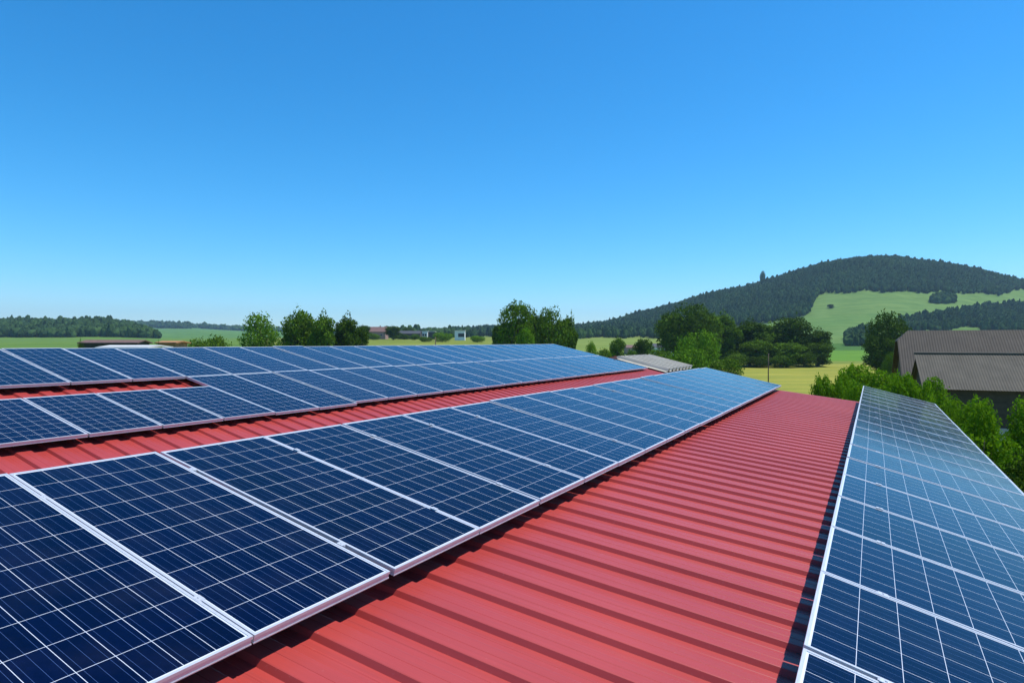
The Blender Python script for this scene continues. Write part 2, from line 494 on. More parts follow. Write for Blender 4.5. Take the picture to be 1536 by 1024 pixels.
# gutter along the low edge and flashing at the far verge
gt = MB(); wbox(gt, a_eave+.01, a_eave+.12, -4.05, 21.9, roof_z1(a_eave)-.13, roof_z1(a_eave)-.03)
gt.build('gutter', M_rail, bld, bevel=.02)
def verge(a0, a1, t, zf, tilt):
    mb = MB(); L = (a0-a1)/math.cos(tilt)
    mb.box(0, .05, 0, L, -.10, -.004)
    o = mb.build('verge_trim', M_redtrim, bld)
    bpy.context.view_layer.update()
    o.matrix_parent_inverse = bld.matrix_world.inverted()
    o.location = W(a0, t, zf); o.rotation_euler = (tilt, 0, ROWANG)
verge(a_eave, -4.75, 21.875, roof_z1(a_eave)+.0, TR)
verge(-4.95, -13.75, 28.63, roof_z2(-4.95)+.0, TB)

# ------------------------------------------------------------------ mounting rails with clamps and feet
def rail(a, z, tilt, t0, t1, up, zroof, joints, label, group, drop=TH):
    """rail running under one row of panels at distance `up` from its low edge"""
    aa = a-up*math.cos(tilt); zz = z+up*math.sin(tilt)
    o = empty('mounting_rail', W(aa, t0, zz), (tilt, 0, ROWANG)); tag(o, label, 'mounting rail', group)
    L = t1-t0
    b = MB(); b.box(0, L, -.02, .02, -drop-.036, -drop-.002); b.build('rail_bar', M_rail, o)
    cm = MB(); cm.box(-.0075, .0075, -.03, .03, -drop, .0015); cm.box(-.019, .019, -.025, .025, .0017, .0050); cm.box(-.005, .005, -.005, .005, .0050, .0085)
    cme = cm.mesh('clamp', M_frame)
    for t in joints:
        c = part('clamp', cme, o); c.location = (t-t0, 0, 0)
    hgt = max(.012, (zz-(drop+.036)*math.cos(tilt)) - (zroof(aa)+.056))
    fm = MB()
    fm.box(-.02, .02, -.018, .018, -drop-.036-hgt/math.cos(tilt)-.004, -drop-.0362)
    fm.box(-.04, .04, -.04, .04, -drop-.036-hgt/math.cos(tilt)-.012, -drop-.036-hgt/math.cos(tilt)-.004)
    fme = fm.mesh('foot', M_rail)
    k = 0
    t = t0+.3
    while t < t1:
        c = part('foot', fme, o); c.location = (t-t0, 0, 0); t += 1.62
    return o
jB = [T_B+P*k-GAP/2 for k in range(-1, 20)]
for up, nm in ((.42, 'lower'), (1.92, 'upper')):
    rail(A_B, Z_B, TB, T_B-2*P-.05, T_B+20*P+.02, up, roof_z1, jB, f'{nm} aluminium rail under the panel row left of the red walkway', 'rails under the panels')
jA = [T_A+P*k-GAP/2 for k in range(-4, 23)]
rail(seam[0], seam[1], TB, T_A-4*P, T_A+23*P, .45, roof_z2, jA, 'lower aluminium rail under the topmost back row of panels', 'rails under the panels')
rail(seam[0], seam[1], TB, T_A-4*P, T_A+23*P, 1.92, roof_z2, jA, 'upper aluminium rail under the topmost back row of panels', 'rails under the panels')
rail(A_A, Z_A-.012, TB, T_A-5*P, T_A+23*P, .40, roof_z2, jA, 'lower aluminium rail under the lower back row of panels', 'rails under the panels')
rail(A_A, Z_A-.012, TB, T_A-5*P, T_A+23*P, 1.45, roof_z2, jA, 'upper aluminium rail under the lower back row of panels', 'rails under the panels')
jD = [T_D+P_D*k-GAP/2 for k in range(-2, 18)]
for up, nm in ((.35, 'lower'), (1.50, 'upper')):
    rail(A_D+L_D*cD, Z_D-L_D*sD, TD, T_D-3*P_D, T_D+18*P_D, up, roof_z1, jD, f'{nm} aluminium rail on legs under the raised right row of panels', 'rails under the panels')

# ------------------------------------------------------------------ trees
def leaf_cloud(lobes, n, leaf, r, inner=.25, flat=.75):
    """many small leaf clumps over and inside a set of ellipsoid lobes"""
    cs = np.array([l[0] for l in lobes]); rs = np.array([l[1] for l in lobes])
    wgt = (rs[:, 0]*rs[:, 2]); wgt = wgt/wgt.sum()
    idx = r.choice(len(lobes), n, p=wgt)
    dr = r.normal(size=(n, 3)); dr /= np.linalg.norm(dr, axis=1)[:, None]
    ph = dr @ np.array([[3.1, 1.7, 2.3], [1.1, 4.0, 2.9], [2.2, 1.3, 3.7]])
    bump = 1 + .13*np.sin(ph[:, 0]*2+idx)+.10*np.sin(ph[:, 1]*3.1+2*idx)+.07*np.sin(ph[:, 2]*5.3)
    fr = (1-np.abs(r.normal(0, .12, n)))*bump
    inn = r.random(n) < inner; fr[inn] *= r.uniform(.35, .85, inn.sum())
    p = cs[idx]+dr*rs[idx]*fr[:, None]
    # drop points deep inside another lobe
    keep = np.ones(n, bool)
    for k in range(len(lobes)):
        q = np.linalg.norm((p-cs[k])/rs[k], axis=1)
        keep &= ~((q < .62) & (idx != k) & (r.random(n) < .8))
    p = p[keep]; dr = dr[keep]; m = len(p)
    nr_ = dr*flat+r.normal(size=(m, 3))*.55; nr_ /= np.linalg.norm(nr_, axis=1)[:, None]
    u = np.cross(nr_, r.normal(size=(m, 3))); u /= np.linalg.norm(u, axis=1)[:, None]
    v = np.cross(nr_, u)
    s = leaf*r.uniform(.5, 1.35, m)[:, None]; s2 = s*r.uniform(.45, .95, m)[:, None]
    c = [p+u*s*.5*(1+.4*r.random((m, 1))), p+v*s2*.5, p-u*s*.5*(1+.4*r.random((m, 1)))+nr_*s*.12, p-v*s2*.5]
    V = np.stack(c, 1).reshape(-1, 3); Fc = np.arange(4*m).reshape(-1, 4)
    clump = .5+.5*np.sin(p[:, 0]*1.9/leaf*.25)*np.sin(p[:, 1]*1.7/leaf*.25+1)*np.sin(p[:, 2]*2.1/leaf*.25)
    tint = np.clip(.6*r.random(m)**1.4+.45*clump, 0, 1)
    return V, Fc, tint

def make_lobes(H, Wd, base, n, r, spread=.62, top=1.0):
    """lobes filling a crown between height base and H, half width Wd"""
    out = [((0, 0, (base+H)/2), (Wd*.62, Wd*.62, (H-base)*.46))]
    for i in range(n):
        th = i*2.4+r.uniform(-.4, .4); hh = r.uniform(.05, .95)
        rr_ = Wd*spread*math.sqrt(max(.08, 1-(1.7*hh-.75)**2))*r.uniform(.75, 1.1)
        s = Wd*r.uniform(.28, .46)
        z = base+s*.7+(H-base-s*1.45)*hh*top
        out.append(((math.cos(th)*rr_, math.sin(th)*rr_, z), (s*1.05, s*1.05, s*.82)))
    return out

def tree_mesh(seed, H=10., Wd=3.6, base=1.6, n=15, leaves=5200, leaf=.38, lean=0., inner=.25):
    r = np.random.default_rng(seed)
    lobes = make_lobes(H, Wd, base, n, r)
    V, Fc, ti = leaf_cloud(lobes, leaves, leaf, r, inner)
    tr = MB()
    pts = [(0, 0, -.3), (.05, .03, base*.8), (.12*Wd*.3, -.1, (base+H)*.45), (.1, .1, H*.78)]
    w0 = H*.024
    tr.tube(pts, [w0*1.25, w0, w0*.6, w0*.18], 8)
    for (c, s) in lobes[1:]:
        z0 = max(base*.7, c[2]*.55)
        tr.tube([(.08, 0, z0), (c[0]*.5, c[1]*.5, (z0+c[2])*.53), (c[0]*.92, c[1]*.92, c[2])], [w0*.5, w0*.3, w0*.1], 5)
    return (V, Fc, ti, tr.mesh('trunk', M_bark, True), H, Wd)
_cache = {}
TREES = []
def crown_for(kind, mat):
    key = (kind, mat.name)
    if key not in _cache:
        V, Fc, ti, trm, H, Wd = SPEC[kind]
        _cache[key] = mesh_np('crown', V, Fc, mat, False, {'tint': ('FACE', ti)})
    return _cache[key], SPEC[kind][3]
SPEC = {
 'round': tree_mesh(1, 10, 3.9, .5, 17, 10500, .34),
 'tall': tree_mesh(2, 10, 2.7, .5, 15, 9500, .33),
 'broad': tree_mesh(3, 10, 5.0, .8, 22, 11000, .34),
 'loose': tree_mesh(4, 10, 3.8, .9, 26, 7000, .30, inner=.35),
 'open': tree_mesh(5, 10, 4.8, 2.2, 16, 9000, .34, inner=.15),
 'shrub': tree_mesh(6, 10, 6.2, .2, 22, 9000, .42),
 'clump': tree_mesh(9, 10, 7.5, .1, 20, 9000, .5),
}
def tree(name, kind, mat, px, y, top, wpx, label, group=None, cat='tree', rot=None):
    x, y, z = at(px, y)
    z -= .1
    Hm = (EYE-(top-512)*y/F) - z
    k = SPEC[kind]
    o = empty(name, (x, y, z), (0, 0, random.uniform(0, 6.28) if rot is None else rot))
    sw = (wpx*y/F)/(2*k[5])
    o.scale = (sw, sw, Hm/k[4])
    tag(o, label, cat, group)
    cm, tm = crown_for(kind, mat)
    part('trunk', tm, o); part('crown', cm, o)
    TREES.append((px, y)); return o
DK, MD, LT, BU = M_leaf_dark, M_leaf_mid, M_leaf_light, M_leaf_bush
G1 = 'trees behind the back row of panels'
tree('tree', 'loose', LT, 391, 125, 464, 66, 'pale green airy tree, leftmost tall one behind the back row of panels', G1)
tree('tree', 'round', MD, 450, 130, 461, 60, 'round green tree just right of the pale airy tree', G1)
tree('tree', 'tall', MD, 484, 128, 467, 44, 'narrow green tree with a pointed top, middle of the left group', G1)
tree('tree', 'tall', DK, 519, 135, 470, 44, 'dark narrow tree, rightmost tall one of the left group', G1)
tree('tree', 'round', DK, 540, 150, 486, 32, 'small dark round tree at the right foot of the left group', G1)
tree('tree', 'round', DK, 466, 140, 480, 50, 'dark low tree filling the gap between the round and the pointed tree', G1)
tree('tree', 'round', DK, 546, 430, 487, 24, 'dark tree partly hiding the reddish farmhouse', G1)
tree('tree', 'round', DK, 590, 400, 488, 28, 'round dark tree standing between the farmhouse and the long dark roof', G1)
tree('tree', 'round', DK, 612, 560, 490, 20, 'tiny distant tree above the long dark roof', G1)
tree('shrub', 'shrub', MD, 322, 110, 502, 62, 'low spreading shrub left of the pale airy tree', cat='shrub')
tree('shrub', 'shrub', MD, 296, 112, 506, 40, 'lower shrub at the left end of the hedge behind the panels', cat='shrub')
G2 = 'big trees behind the middle of the back row'
tree('tree', 'open', MD, 776, 130, 452, 72, 'big spreading tree with open gaps, left of the central pair', G2, rot=.6)
tree('tree', 'broad', MD, 828, 132, 456, 62, 'big dense tree, right of the central pair', G2)
tree('tree', 'tall', MD, 855, 135, 469, 30, 'slim tree on the right edge of the central group', G2)
tree('tree', 'round', DK, 748, 150, 484, 30, 'small dark round tree at the left foot of the central group', G2)
tree('tree', 'round', DK, 803, 145, 468, 44, 'dark tree filling the middle of the central group', G2)
tree('shrub', 'round', LT, 789, 110, 487, 36, 'bright green young tree in front of the central group', cat='shrub')
tree('shrub', 'shrub', BU, 886, 120, 511, 24, 'small bright shrub alone right of the central group', cat='shrub')
G3 = 'trees and bushes around the small farm'
tree('tree', 'round', MD, 927, 170, 505, 30, 'rounded small tree left of the pink farmhouse', G3)
tree('tree', 'round', DK, 965, 165, 506, 34, 'rounded small tree right of the pink farmhouse', G3)
tree('shrub', 'shrub', MD, 948, 150, 523, 26, 'low hedge bush in front of the pink farmhouse', G3, cat='shrub')
tree('shrub', 'clump', MD, 990, 140, 522, 60, 'wide low bush in front of the dark roofed farmhouse', G3, cat='shrub')
tree('shrub', 'shrub', MD, 905, 135, 522, 40, 'low bush just beyond the end of the back panels', G3, cat='shrub')
G4 = 'tall trees along the yellow field'
tree('tree', 'broad', DK, 1032, 190, 451, 98, 'tallest dark tree at the left end of the field tree line', G4)
tree('tree', 'broad', DK, 1012, 205, 464, 60, 'dark tree behind the left side of the tallest one', G4)
tree('tree', 'tall', MD, 1064, 195, 466, 42, 'green tree leaning on the right side of the tallest dark tree', G4)
tree('tree', 'tall', MD, 1086, 205, 468, 56, 'upright green tree, second crown of the field tree line', G4)
tree('tree', 'tall', DK, 1124, 212, 478, 56, 'dark upright tree near the middle of the field tree line', G4)
tree('tree', 'round', DK, 1106, 214, 486, 54, 'low dark tree squeezed in left of the middle of the field tree line', G4)
tree('tree', 'tall', MD, 1152, 216, 484, 52, 'mid green tree just behind the lone post', G4)
tree('tree', 'round', DK, 1187, 214, 472, 66, 'broad dark tree with a domed top right of the lone post', G4)
tree('tree', 'tall', DK, 1227, 212, 492, 46, 'dark tree with a small pointed top at the right end of the field tree line', G4)
tree('tree', 'round', DK, 1226, 205, 512, 52, 'low round dark bush like tree at the rightmost foot of the line', G4)
tree('tree', 'round', MD, 1180, 200, 512, 60, 'lighter low tree in front of the domed dark tree', G4)
tree('tree', 'round', MD, 1135, 203, 508, 60, 'lighter low tree in front of the line left of the post', G4)
for (px_, top_, w_, y_, m_, lb_) in ((1102, 528, 44, 200, MD, 'low scrub under the left part of the field tree line'), (1140, 532, 40, 198, DK, 'low dark scrub at the foot of the trees beside the post'),
        (1172, 530, 42, 197, MD, 'low scrub under the domed dark tree'), (1206, 528, 40, 200, DK, 'low dark scrub between the domed tree and the last tree of the line')):
    tree('shrub', 'clump', m_, px_, y_, top_, w_, lb_, 'scrub under the field tree line', cat='shrub')
tree('tree', 'round', DK, 1208, 212, 498, 40, 'dark tree filling the gap left of the last tree of the field line', G4)
tree('shrub', 'clump', LT, 1048, 120, 494, 72, 'big bright green bush below the tallest dark tree', G4, cat='shrub')
tree('shrub', 'clump', LT, 1034, 105, 520, 64, 'bright bush just behind the pale corrugated roof', G4, cat='shrub')
tree('shrub', 'clump', MD, 1085, 110, 536, 64, 'low green bush beyond the far corner of the front panels', G4, cat='shrub')
tree('tree', 'broad', DK, 1331, 150, 463, 64, 'big solitary dark tree left of the large brown roof', 'trees beside the barns')
tree('tree', 'round', DK, 1322, 147, 500, 54, 'darker lower tree at the foot of the solitary one', 'trees beside the barns')
tree('shrub', 'shrub', MD, 1335, 120, 528, 26, 'small bright shrub below the solitary dark tree', cat='shrub')
tree('tree', 'round', DK, 1246, 985, 456, 11, 'tiny lone round tree out on the hillside meadow')
tree('tree', 'broad', DK, 1144, 1385, 405, 9, 'single tree sticking up above the hill skyline')

# bushes close to the building, right of the panels
def bush_mesh(seed, n=17, leaves=26000):
    r = np.random.default_rng(seed)
    lobes = [((0, 0, 2.0), (2.2, 2.2, 2.2))]
    for i in range(n):
        th = r.uniform(0, 6.28); hh = r.random(); q = 2.2*math.sqrt(1-hh*hh*.8)*r.uniform(.6, 1.0); s = r.uniform(.55, 1.15)
        lobes.append(((math.cos(th)*q, math.sin(th)*q, .7+3.6*hh), (s, s, s*1.05)))
    V, Fc, ti = leaf_cloud(lobes, leaves, .15, r, .2, .6)
    tr = MB()
    for i in range(7):
        th = i*.9; tr.tube([(.15*math.cos(th), .15*math.sin(th), -.3), (.6*math.cos(th), .6*math.sin(th), 2), (1.1*math.cos(th), 1.1*math.sin(th), 3.8)], [.08, .05, .02], 6)
    return tuple(mesh_np('foliage', V, Fc, m, False, {'tint': ('FACE', ti)}) for m in (M_leaf_bush, M_leaf_dark)), tr.mesh('stem', M_bark, True)  # two copies: plain leaves, and darker ones with shade put into the colour
BUSH = [bush_mesh(31), bush_mesh(32), bush_mesh(33)]
G5 = 'bright bushes beside the building'
def bush(px, y, top, wpx, label, i, dark=0):
    x, y, z = at(px, y); z -= .1
    Hm = (EYE-(top-512)*y/F)-z; sw = wpx*y/F/5.6
    o = empty('bush', (x, y, z), (0, 0, random.uniform(0, 6.28))); o.scale = (sw, sw, Hm/4.95)
    tag(o, label, 'bush', G5); f, s = BUSH[i % 3]
    part('stem', s, o); part('foliage', f[dark], o)  # darker leaf colour stands in for deep shade on the nearest bushes
bush(1262, 46, 560, 90, 'low bright bush at the left end beyond the red roof corner', 0)
bush(1244, 42, 572, 70, 'low bright bush touching the red roof line, left of the others', 1)
bush(1282, 40, 566, 80, 'low bright bush close behind the far end of the raised panels', 2)
bush(1300, 50, 555, 110, 'bright bush behind the far end of the raised panels', 1)
bush(1352, 47, 557, 110, 'bright bush in front of the big brown roof corner', 2)
bush(1398, 40, 566, 100, 'bright bush at the dark gable of the near barn', 0)
bush(1368, 34, 572, 90, 'bush rising right behind the far end corner of the raised panels', 1)
bush(1432, 30, 586, 120, 'bright leafy bush in front of the near barn wall', 2)
bush(1463, 25, 606, 140, 'wide bush below the near barn, left of the pale plinth', 0)
bush(1560, 28, 600, 130, 'bush at the right edge of the picture beside the pale plinth', 1)
bush(1500, 19, 668, 190, 'lower bush with leaves coloured as in shade, next to the raised panel row', 2, 1)
bush(1590, 17, 652, 240, 'bush with shade painted into its leaves at the lower right edge beyond the panels', 0, 1)
bush(1620, 12, 760, 300, 'nearest low bush, leaf colour darkened as shade, beside the gutter', 1, 1)

# ------------------------------------------------------------------ far woods
def ico():
    t = (1+5**.5)/2
    v = [(-1,t,0),(1,t,0),(-1,-t,0),(1,-t,0),(0,-1,t),(0,1,t),(0,-1,-t),(0,1,-t),(t,0,-1),(t,0,1),(-t,0,-1),(-t,0,1)]
    f = [(0,11,5),(0,5,1),(0,1,7),(0,7,10),(0,10,11),(1,5,9),(5,11,4),(11,10,2),(10,7,6),(7,1,8),(3,9,4),(3,4,2),(3,2,6),(3,6,8),(3,8,9),(4,9,5),(2,4,11),(6,2,10),(8,6,7),(9,8,1)]
    v = [Vector(p).normalized() for p in v]; nf = []; mid = {}
    def m(a, b):
        k = (min(a, b), max(a, b))
        if k not in mid: mid[k] = len(v); v.append(((v[a]+v[b])/2).normalized())
        return mid[k]
    for a, b, c in f:
        x, y, z = m(a, b), m(b, c), m(c, a); nf += [(a, x, z), (b, y, x), (c, z, y), (x, y, z)]
    return np.array([tuple(p) for p in v]), np.array(nf)
IV, IF = ico(); LV, LF = IV[:12], np.array([(0,11,5),(0,5,1),(0,1,7),(0,7,10),(0,10,11),(1,5,9),(5,11,4),(11,10,2),(10,7,6),(7,1,8),(3,9,4),(3,4,2),(3,2,6),(3,6,8),(3,8,9),(4,9,5),(2,4,11),(6,2,10),(8,6,7),(9,8,1)])
def wood(name, pts, hmin, hmax, wide, seed, label, cat='forest', mat=M_forest, kind='stuff', group=None, IV=IV, IF=IF, j=.24, con=.4):
    r = np.random.default_rng(seed); n = len(pts)
    x, y = pts[:, 0], pts[:, 1]; z = terrain(x, y)
    H = r.uniform(hmin, hmax, n)*(1+.38*(r.random(n) < .06)); Wd = wide*r.uniform(.7, 1.3, n)
    jit = 1+r.uniform(-j, j, (n, len(IV)))
    V = IV[None]*jit[..., None]
    up = np.clip(V[..., 2], -1, 1)
    con = (r.random(n) < con)[:, None]
    taper = np.where(con, 1-.55*np.clip(up*.6+.5, 0, 1), 1)
    V = np.stack([V[..., 0]*Wd[:, None]*taper, V[..., 1]*Wd[:, None]*taper, (V[..., 2]*.55+.5)*H[:, None]], 2)
    V += np.stack([x, y, z], 1)[:, None]
    Fc = (IF[None]+(np.arange(n)*len(IV))[:, None, None]).reshape(-1, 3)
    patch = .5+.25*np.sin(x*.021+1.7*np.sin(y*.013))+.25*np.sin(y*.034+1.3*np.sin(x*.027))
    sp_ = np.where(r.random(n) < .22, 1.0, r.random(n)*.55)          # a fifth are pale broadleaf crowns
    ti = np.repeat(np.clip(.55*sp_+.45*patch*r.random(n)*1.5, 0, 1), len(IF))*.8+.2*r.random(n*len(IF))
    me = mesh_np(name, V.reshape(-1, 3), Fc, mat, False, {'tint': ('FACE', ti)})
    o = link(bpy.data.objects.new(name, me)); tag(o, label, cat, group, kind); return o
def sample(n, pxr, yr, cond, seed):
    r = np.random.default_rng(seed)
    px = r.uniform(*pxr, n); y = np.sqrt(r.uniform(yr[0]**2, yr[1]**2, n)); x = (px-768)/F*y
    z = terrain(x, y); py = 512-F*(z-EYE)/y
    k = cond(px, y, py); return np.stack([x[k], y[k]], 1)
RJ = np.random.default_rng(77)
LBx = [650,700,860,990,1060,1120,1200,1214,1218,1228,1300,1420,1500,1520,1536,1800,2000]
LBy = [502,504,506.5,506,500,486,477,468,456,441,437,439,442,437,434,445,470]
wood('hill_forest', sample(56000, (660, 1900), (700, 1560), lambda p, y, q: q < np.interp(p, LBx, LBy)+1.0*np.sin(p*.11)+.7*np.sin(p*.47+1)+RJ.random(len(p))**4*1.5, 1),
     7, 12, 3.3, 21, 'dark mixed forest covering the top and left flank of the big hill', IV=LV, IF=LF, j=.15, con=.25)
RPx = [1355,1400,1440,1480,1536,1700,1900]; RPy = [482,475,468,462,457,452,452]
wood('forest_patch', sample(14000, (1350, 1850), (620, 1200), lambda p, y, q: (q > np.interp(p, RPx, RPy)+.9*np.sin(p*.19)+.6*np.sin(p*.83)) & (q < np.interp(p, [1350, 1420, 1440, 1466, 1475, 1900], [497, 497, 491, 491, 497, 500])), 2),
     6, 12, 3.0, 22, 'dark wood on the lower slope above the large brown roof', IV=LV, IF=LF, j=.15, con=.2)
wood('hedgerow', sample(900, (1398, 1432), (900, 1250), lambda p, y, q: (q > 447) & (q < 455), 3), 8, 11, 4, 23,
     'small dark copse in the middle of the hillside meadow', 'copse')
wood('copse', sample(500, (1272, 1310), (480, 760), lambda p, y, q: (q > 503) & (q < 519), 4), 6, 10, 3.5, 24,
     'dark copse at the foot of the meadow left of the solitary tree', 'copse')
wood('left_forest', sample(9000, (-350, 238), (800, 1150), lambda p, y, q: (p < 236-(y-800)*.06+4*np.sin(y*.05)) , 5), 7, 12, 4.0, 25,
     'dark green wood on the low hill at the far left', j=.22, con=.1)
wood('ridge_forest', sample(2600, (130, 285), (2350, 3050), lambda p, y, q: (q < np.interp(p, [190, 285], [491, 494])), 6), 12, 20, 9, 26,
     'distant blue green wood behind the left hill')
wood('tree_line', sample(700, (270, 720), (2500, 2950), lambda p, y, q: y > 2550, 7), 12, 22, 12, 27,
     'thin distant line of trees along the horizon left of the pale airy tree', 'tree line')
wood('distant_trees', sample(420, (560, 700), (800, 1000), lambda p, y, q: y > 0, 8), 7, 12, 6, 28,
     'low dark band of trees behind the white buildings', 'tree line')

# ------------------------------------------------------------------ barns and houses
def ribbed_roof_mat(name, c, pitch, axis=0, depth=.5, rough=.7, var=.12):
    N = NT(name); tc = N.n('ShaderNodeTexCoord').outputs['Object']
    sp = N.n('ShaderNodeSeparateXYZ'); N.l(tc, sp.inputs[0])
    w_ = N.m('SINE', N.m('MULTIPLY', sp.outputs[axis], 2*math.pi/pitch))
    n1 = N.noise(tc, .8, 5); n2 = N.noise(N.scalevec(tc, (4, .7, .7)), 1.5, 4)
    cc = N.mix(N.ramp(n1, .3, .7), tuple(x*(1-var) for x in c), tuple(x*(1+var) for x in c))
    cc = N.mix(N.ramp(n2, .5, .75, 0, .4), cc, tuple(x*.6 for x in c))
    N.principled(cc, rough, 0, .3, bump=w_, bstr=1., bdist=depth)
    return N.mat
M_barnroof = simple('grey_fibre_sheet', (.088, .078, .058), .85, .18, .9)
M_tile = ribbed_roof_mat('brown_tiles', (.056, .047, .035), .22, 0, .012, .8, .15)
M_barnwall = simple('weathered_boards', (.060, .050, .038), .85, .3, 3)
M_plinth = simple('pale_render', (.42, .43, .42), .85, .15, 2)
M_white = simple('white_render', (.72, .72, .70), .7, .06, 2)
M_pink = simple('pinkish_brick', (.34, .20, .17), .8, .15, 3)
M_glass = simple('dark_window', (.03, .035, .045), .15, .1, 2)
M_roofdark = simple('dark_slate', (.05, .052, .06), .7, .2, 2)
M_roofred = simple('old_red_tile', (.15, .085, .07), .8, .2, 2)
M_orange = simple('rusty_orange', (.36, .17, .07), .8, .3, 1.5)
M_shed = simple('weathered_pale_sheet', (.50, .45, .36), .7, .15, 1.5)
M_palegrey = simple('pale_metal', (.55, .53, .50), .5, .08, 1.5)

def corr_panel(L, S, pitch, h, thick=0):
    """corrugated sheet from (0,0) to (L,S) as wave profile along x"""
    xs = []; n = int(L/pitch)
    V = []; Fc = []
    steps = 6
    m = n*steps+1
    for j, y in enumerate((0, S)):
        for i in range(m):
            V.append((i*pitch/steps, y, h*.5*math.sin(2*math.pi*i/steps)))
    for i in range(m-1): Fc.append((i, i+1, i+1+m, i+m))
    return V, Fc

def gable_house(name, x, y, z, ang, L, Wd, wall_h, ridge_h, mats, label, cat='building', over=.3, ridge_in=0., windows=(), corr_r=None, chimney=False, door=False, plinth=0.):
    """local x along the ridge from the left gable, y away from the viewer; origin at front left corner"""
    o = empty(name, (x, y, z), (0, 0, ang)); tag(o, label, cat)
    mw, mr = mats
    b = MB()
    v = [(0,0,0),(L,0,0),(L,Wd,0),(0,Wd,0),(0,0,wall_h),(L,0,wall_h),(L,Wd,wall_h),(0,Wd,wall_h),(0,Wd/2,ridge_h-.12),(L,Wd/2,ridge_h-.12)]
    b.add(v, [(0,1,5,4),(1,2,6,5),(2,3,7,6),(3,0,4,7),(4,8,7),(5,6,9)])
    b.build('wall', mw, o)
    sl = (ridge_h-wall_h)/(Wd/2); zo = wall_h-over*sl
    if corr_r:
        S = math.hypot(Wd/2+over, (Wd/2+over)*sl); an = math.atan(sl)
        V, Fc = corr_panel(L+2*over, S, corr_r[0], corr_r[1])
        for s in (0, 1):
            me = mesh_np('roof', V, Fc, mr, True)
            q = part('roof', me, o)
            if s == 0: q.location = (-over, -over, zo+.03); q.rotation_euler = (an, 0, 0)
            else: q.location = (L+over, Wd+over, zo+.03); q.rotation_euler = (an, 0, math.pi)
        c = MB(); c.tube([(-over, Wd/2, ridge_h+.05), (L+over, Wd/2, ridge_h+.05)], [.11, .11], 10); c.build('ridge_cap', mr, o)
    else:
        r_ = MB(); t = .14
        ri = ridge_in
        fr = [(-over,-over,zo),(L+over,-over,zo),(L+over-ri,Wd/2,ridge_h),(-over+ri,Wd/2,ridge_h),(-over,Wd+over,zo),(L+over,Wd+over,zo)]
        if ri:      # half hips: the ridge stops short and small hips fall to the gables
            hz = ridge_h-(ridge_h-zo)*.22; hy = (Wd/2+over)*.22
            vs = [(-over,-over,zo),(L+over,-over,zo),(L+over,Wd/2-hy,hz),(L+over-ri,Wd/2,ridge_h),(-over+ri,Wd/2,ridge_h),(-over,Wd/2-hy,hz),
                  (L+over,Wd+over,zo),(-over,Wd+over,zo),(-over,Wd/2+hy,hz),(L+over,Wd/2+hy,hz)]
            top = [(0,1,2,3,4,5),(6,7,8,4,3,9),(5,4,8),(2,9,3)]
        else:
            vs = fr; top = [(0,1,2,3),(3,2,5,4)]
        n = len(vs); vs2 = vs+[(a, b_, c-t) for a, b_, c in vs]
        fs = list(top)+[tuple(n+i for i in reversed(f)) for f in top]
        loop = [0,1,2,9,6,7,8,5] if ri else [0,1,2,5,4,3]
        for i in range(len(loop)):
            a, b_ = loop[i], loop[(i+1) % len(loop)]; fs.append((b_, a, n+a, n+b_))
        r_.add(vs2, fs); ro = r_.build('roof', mr, o)
        if chimney:
            c = MB(); c.box(L*.6, L*.6+.7, Wd/2-.35, Wd/2+.35, ridge_h-.5, ridge_h+.7); c.box(L*.6-.06, L*.6+.76, Wd/2-.41, Wd/2+.41, ridge_h+.7, ridge_h+.82)
            q = c.build('chimney', M_pink, ro)
    for (wx, wz, ww, wh) in windows:
        f = MB(); e = .07
        f.box(wx-e, wx+ww+e, -.05, -.003, wz-e, wz); f.box(wx-e, wx+ww+e, -.05, -.003, wz+wh, wz+wh+e)
        f.box(wx-e, wx, -.05, -.003, wz, wz+wh); f.box(wx+ww, wx+ww+e, -.05, -.003, wz, wz+wh)
        f.box(wx+ww/2-.025, wx+ww/2+.025, -.045, -.025, wz, wz+wh)
        wo = f.build('window', M_white, o)
        p = MB(); p.box(wx, wx+ww, -.022, -.004, wz, wz+wh); p.build('pane', M_glass, wo)
    if door:
        d_ = MB(); d_.box(L*.12, L*.12+2.6, -.06, -.004, 0, wall_h*.8); d_.build('door', M_roofdark, o)
    if plinth:
        p = MB(); p.box(-.05, L+.05, -.06, -.004, -.3, plinth); p.build('plinth', M_plinth, o)
    return o

# near barn with corrugated grey roof
def place(px, y): return (px-768)/F*y, y
bx, by = place(1389, 46.5); ang = rad(-24)
gable_house('barn', bx+.3, by, tz(bx, by), ang, 30, 6.4, 4.95, 7.05, (M_barnwall, M_barnroof),
    'low dark walled barn with a grey corrugated roof, nearest on the right', 'barn', over=.55, corr_r=(.17, .026), plinth=2.0,
    windows=[(6, 2.6, 1.3, 1.0), (10.5, 2.6, 1.3, 1.0)])
v = MB(); v.box(-.25, .25, -.2, .2, 0, .25); v.box(-.32, .32, -.27, .27, .25, .32)
# big roof behind
cx, cy = place(1355, 60)
gable_house('farm_building', cx+.4, cy, tz(cx, cy), rad(-27), 40, 13, 4.9, 9.1, (M_barnwall, M_tile),
    'long farm building with a big brown tiled half hipped roof behind the near barn', 'building', over=.5, ridge_in=1.0,
    windows=[(3, 1.6, 1.2, 1.2), (8, 1.6, 1.2, 1.2)])
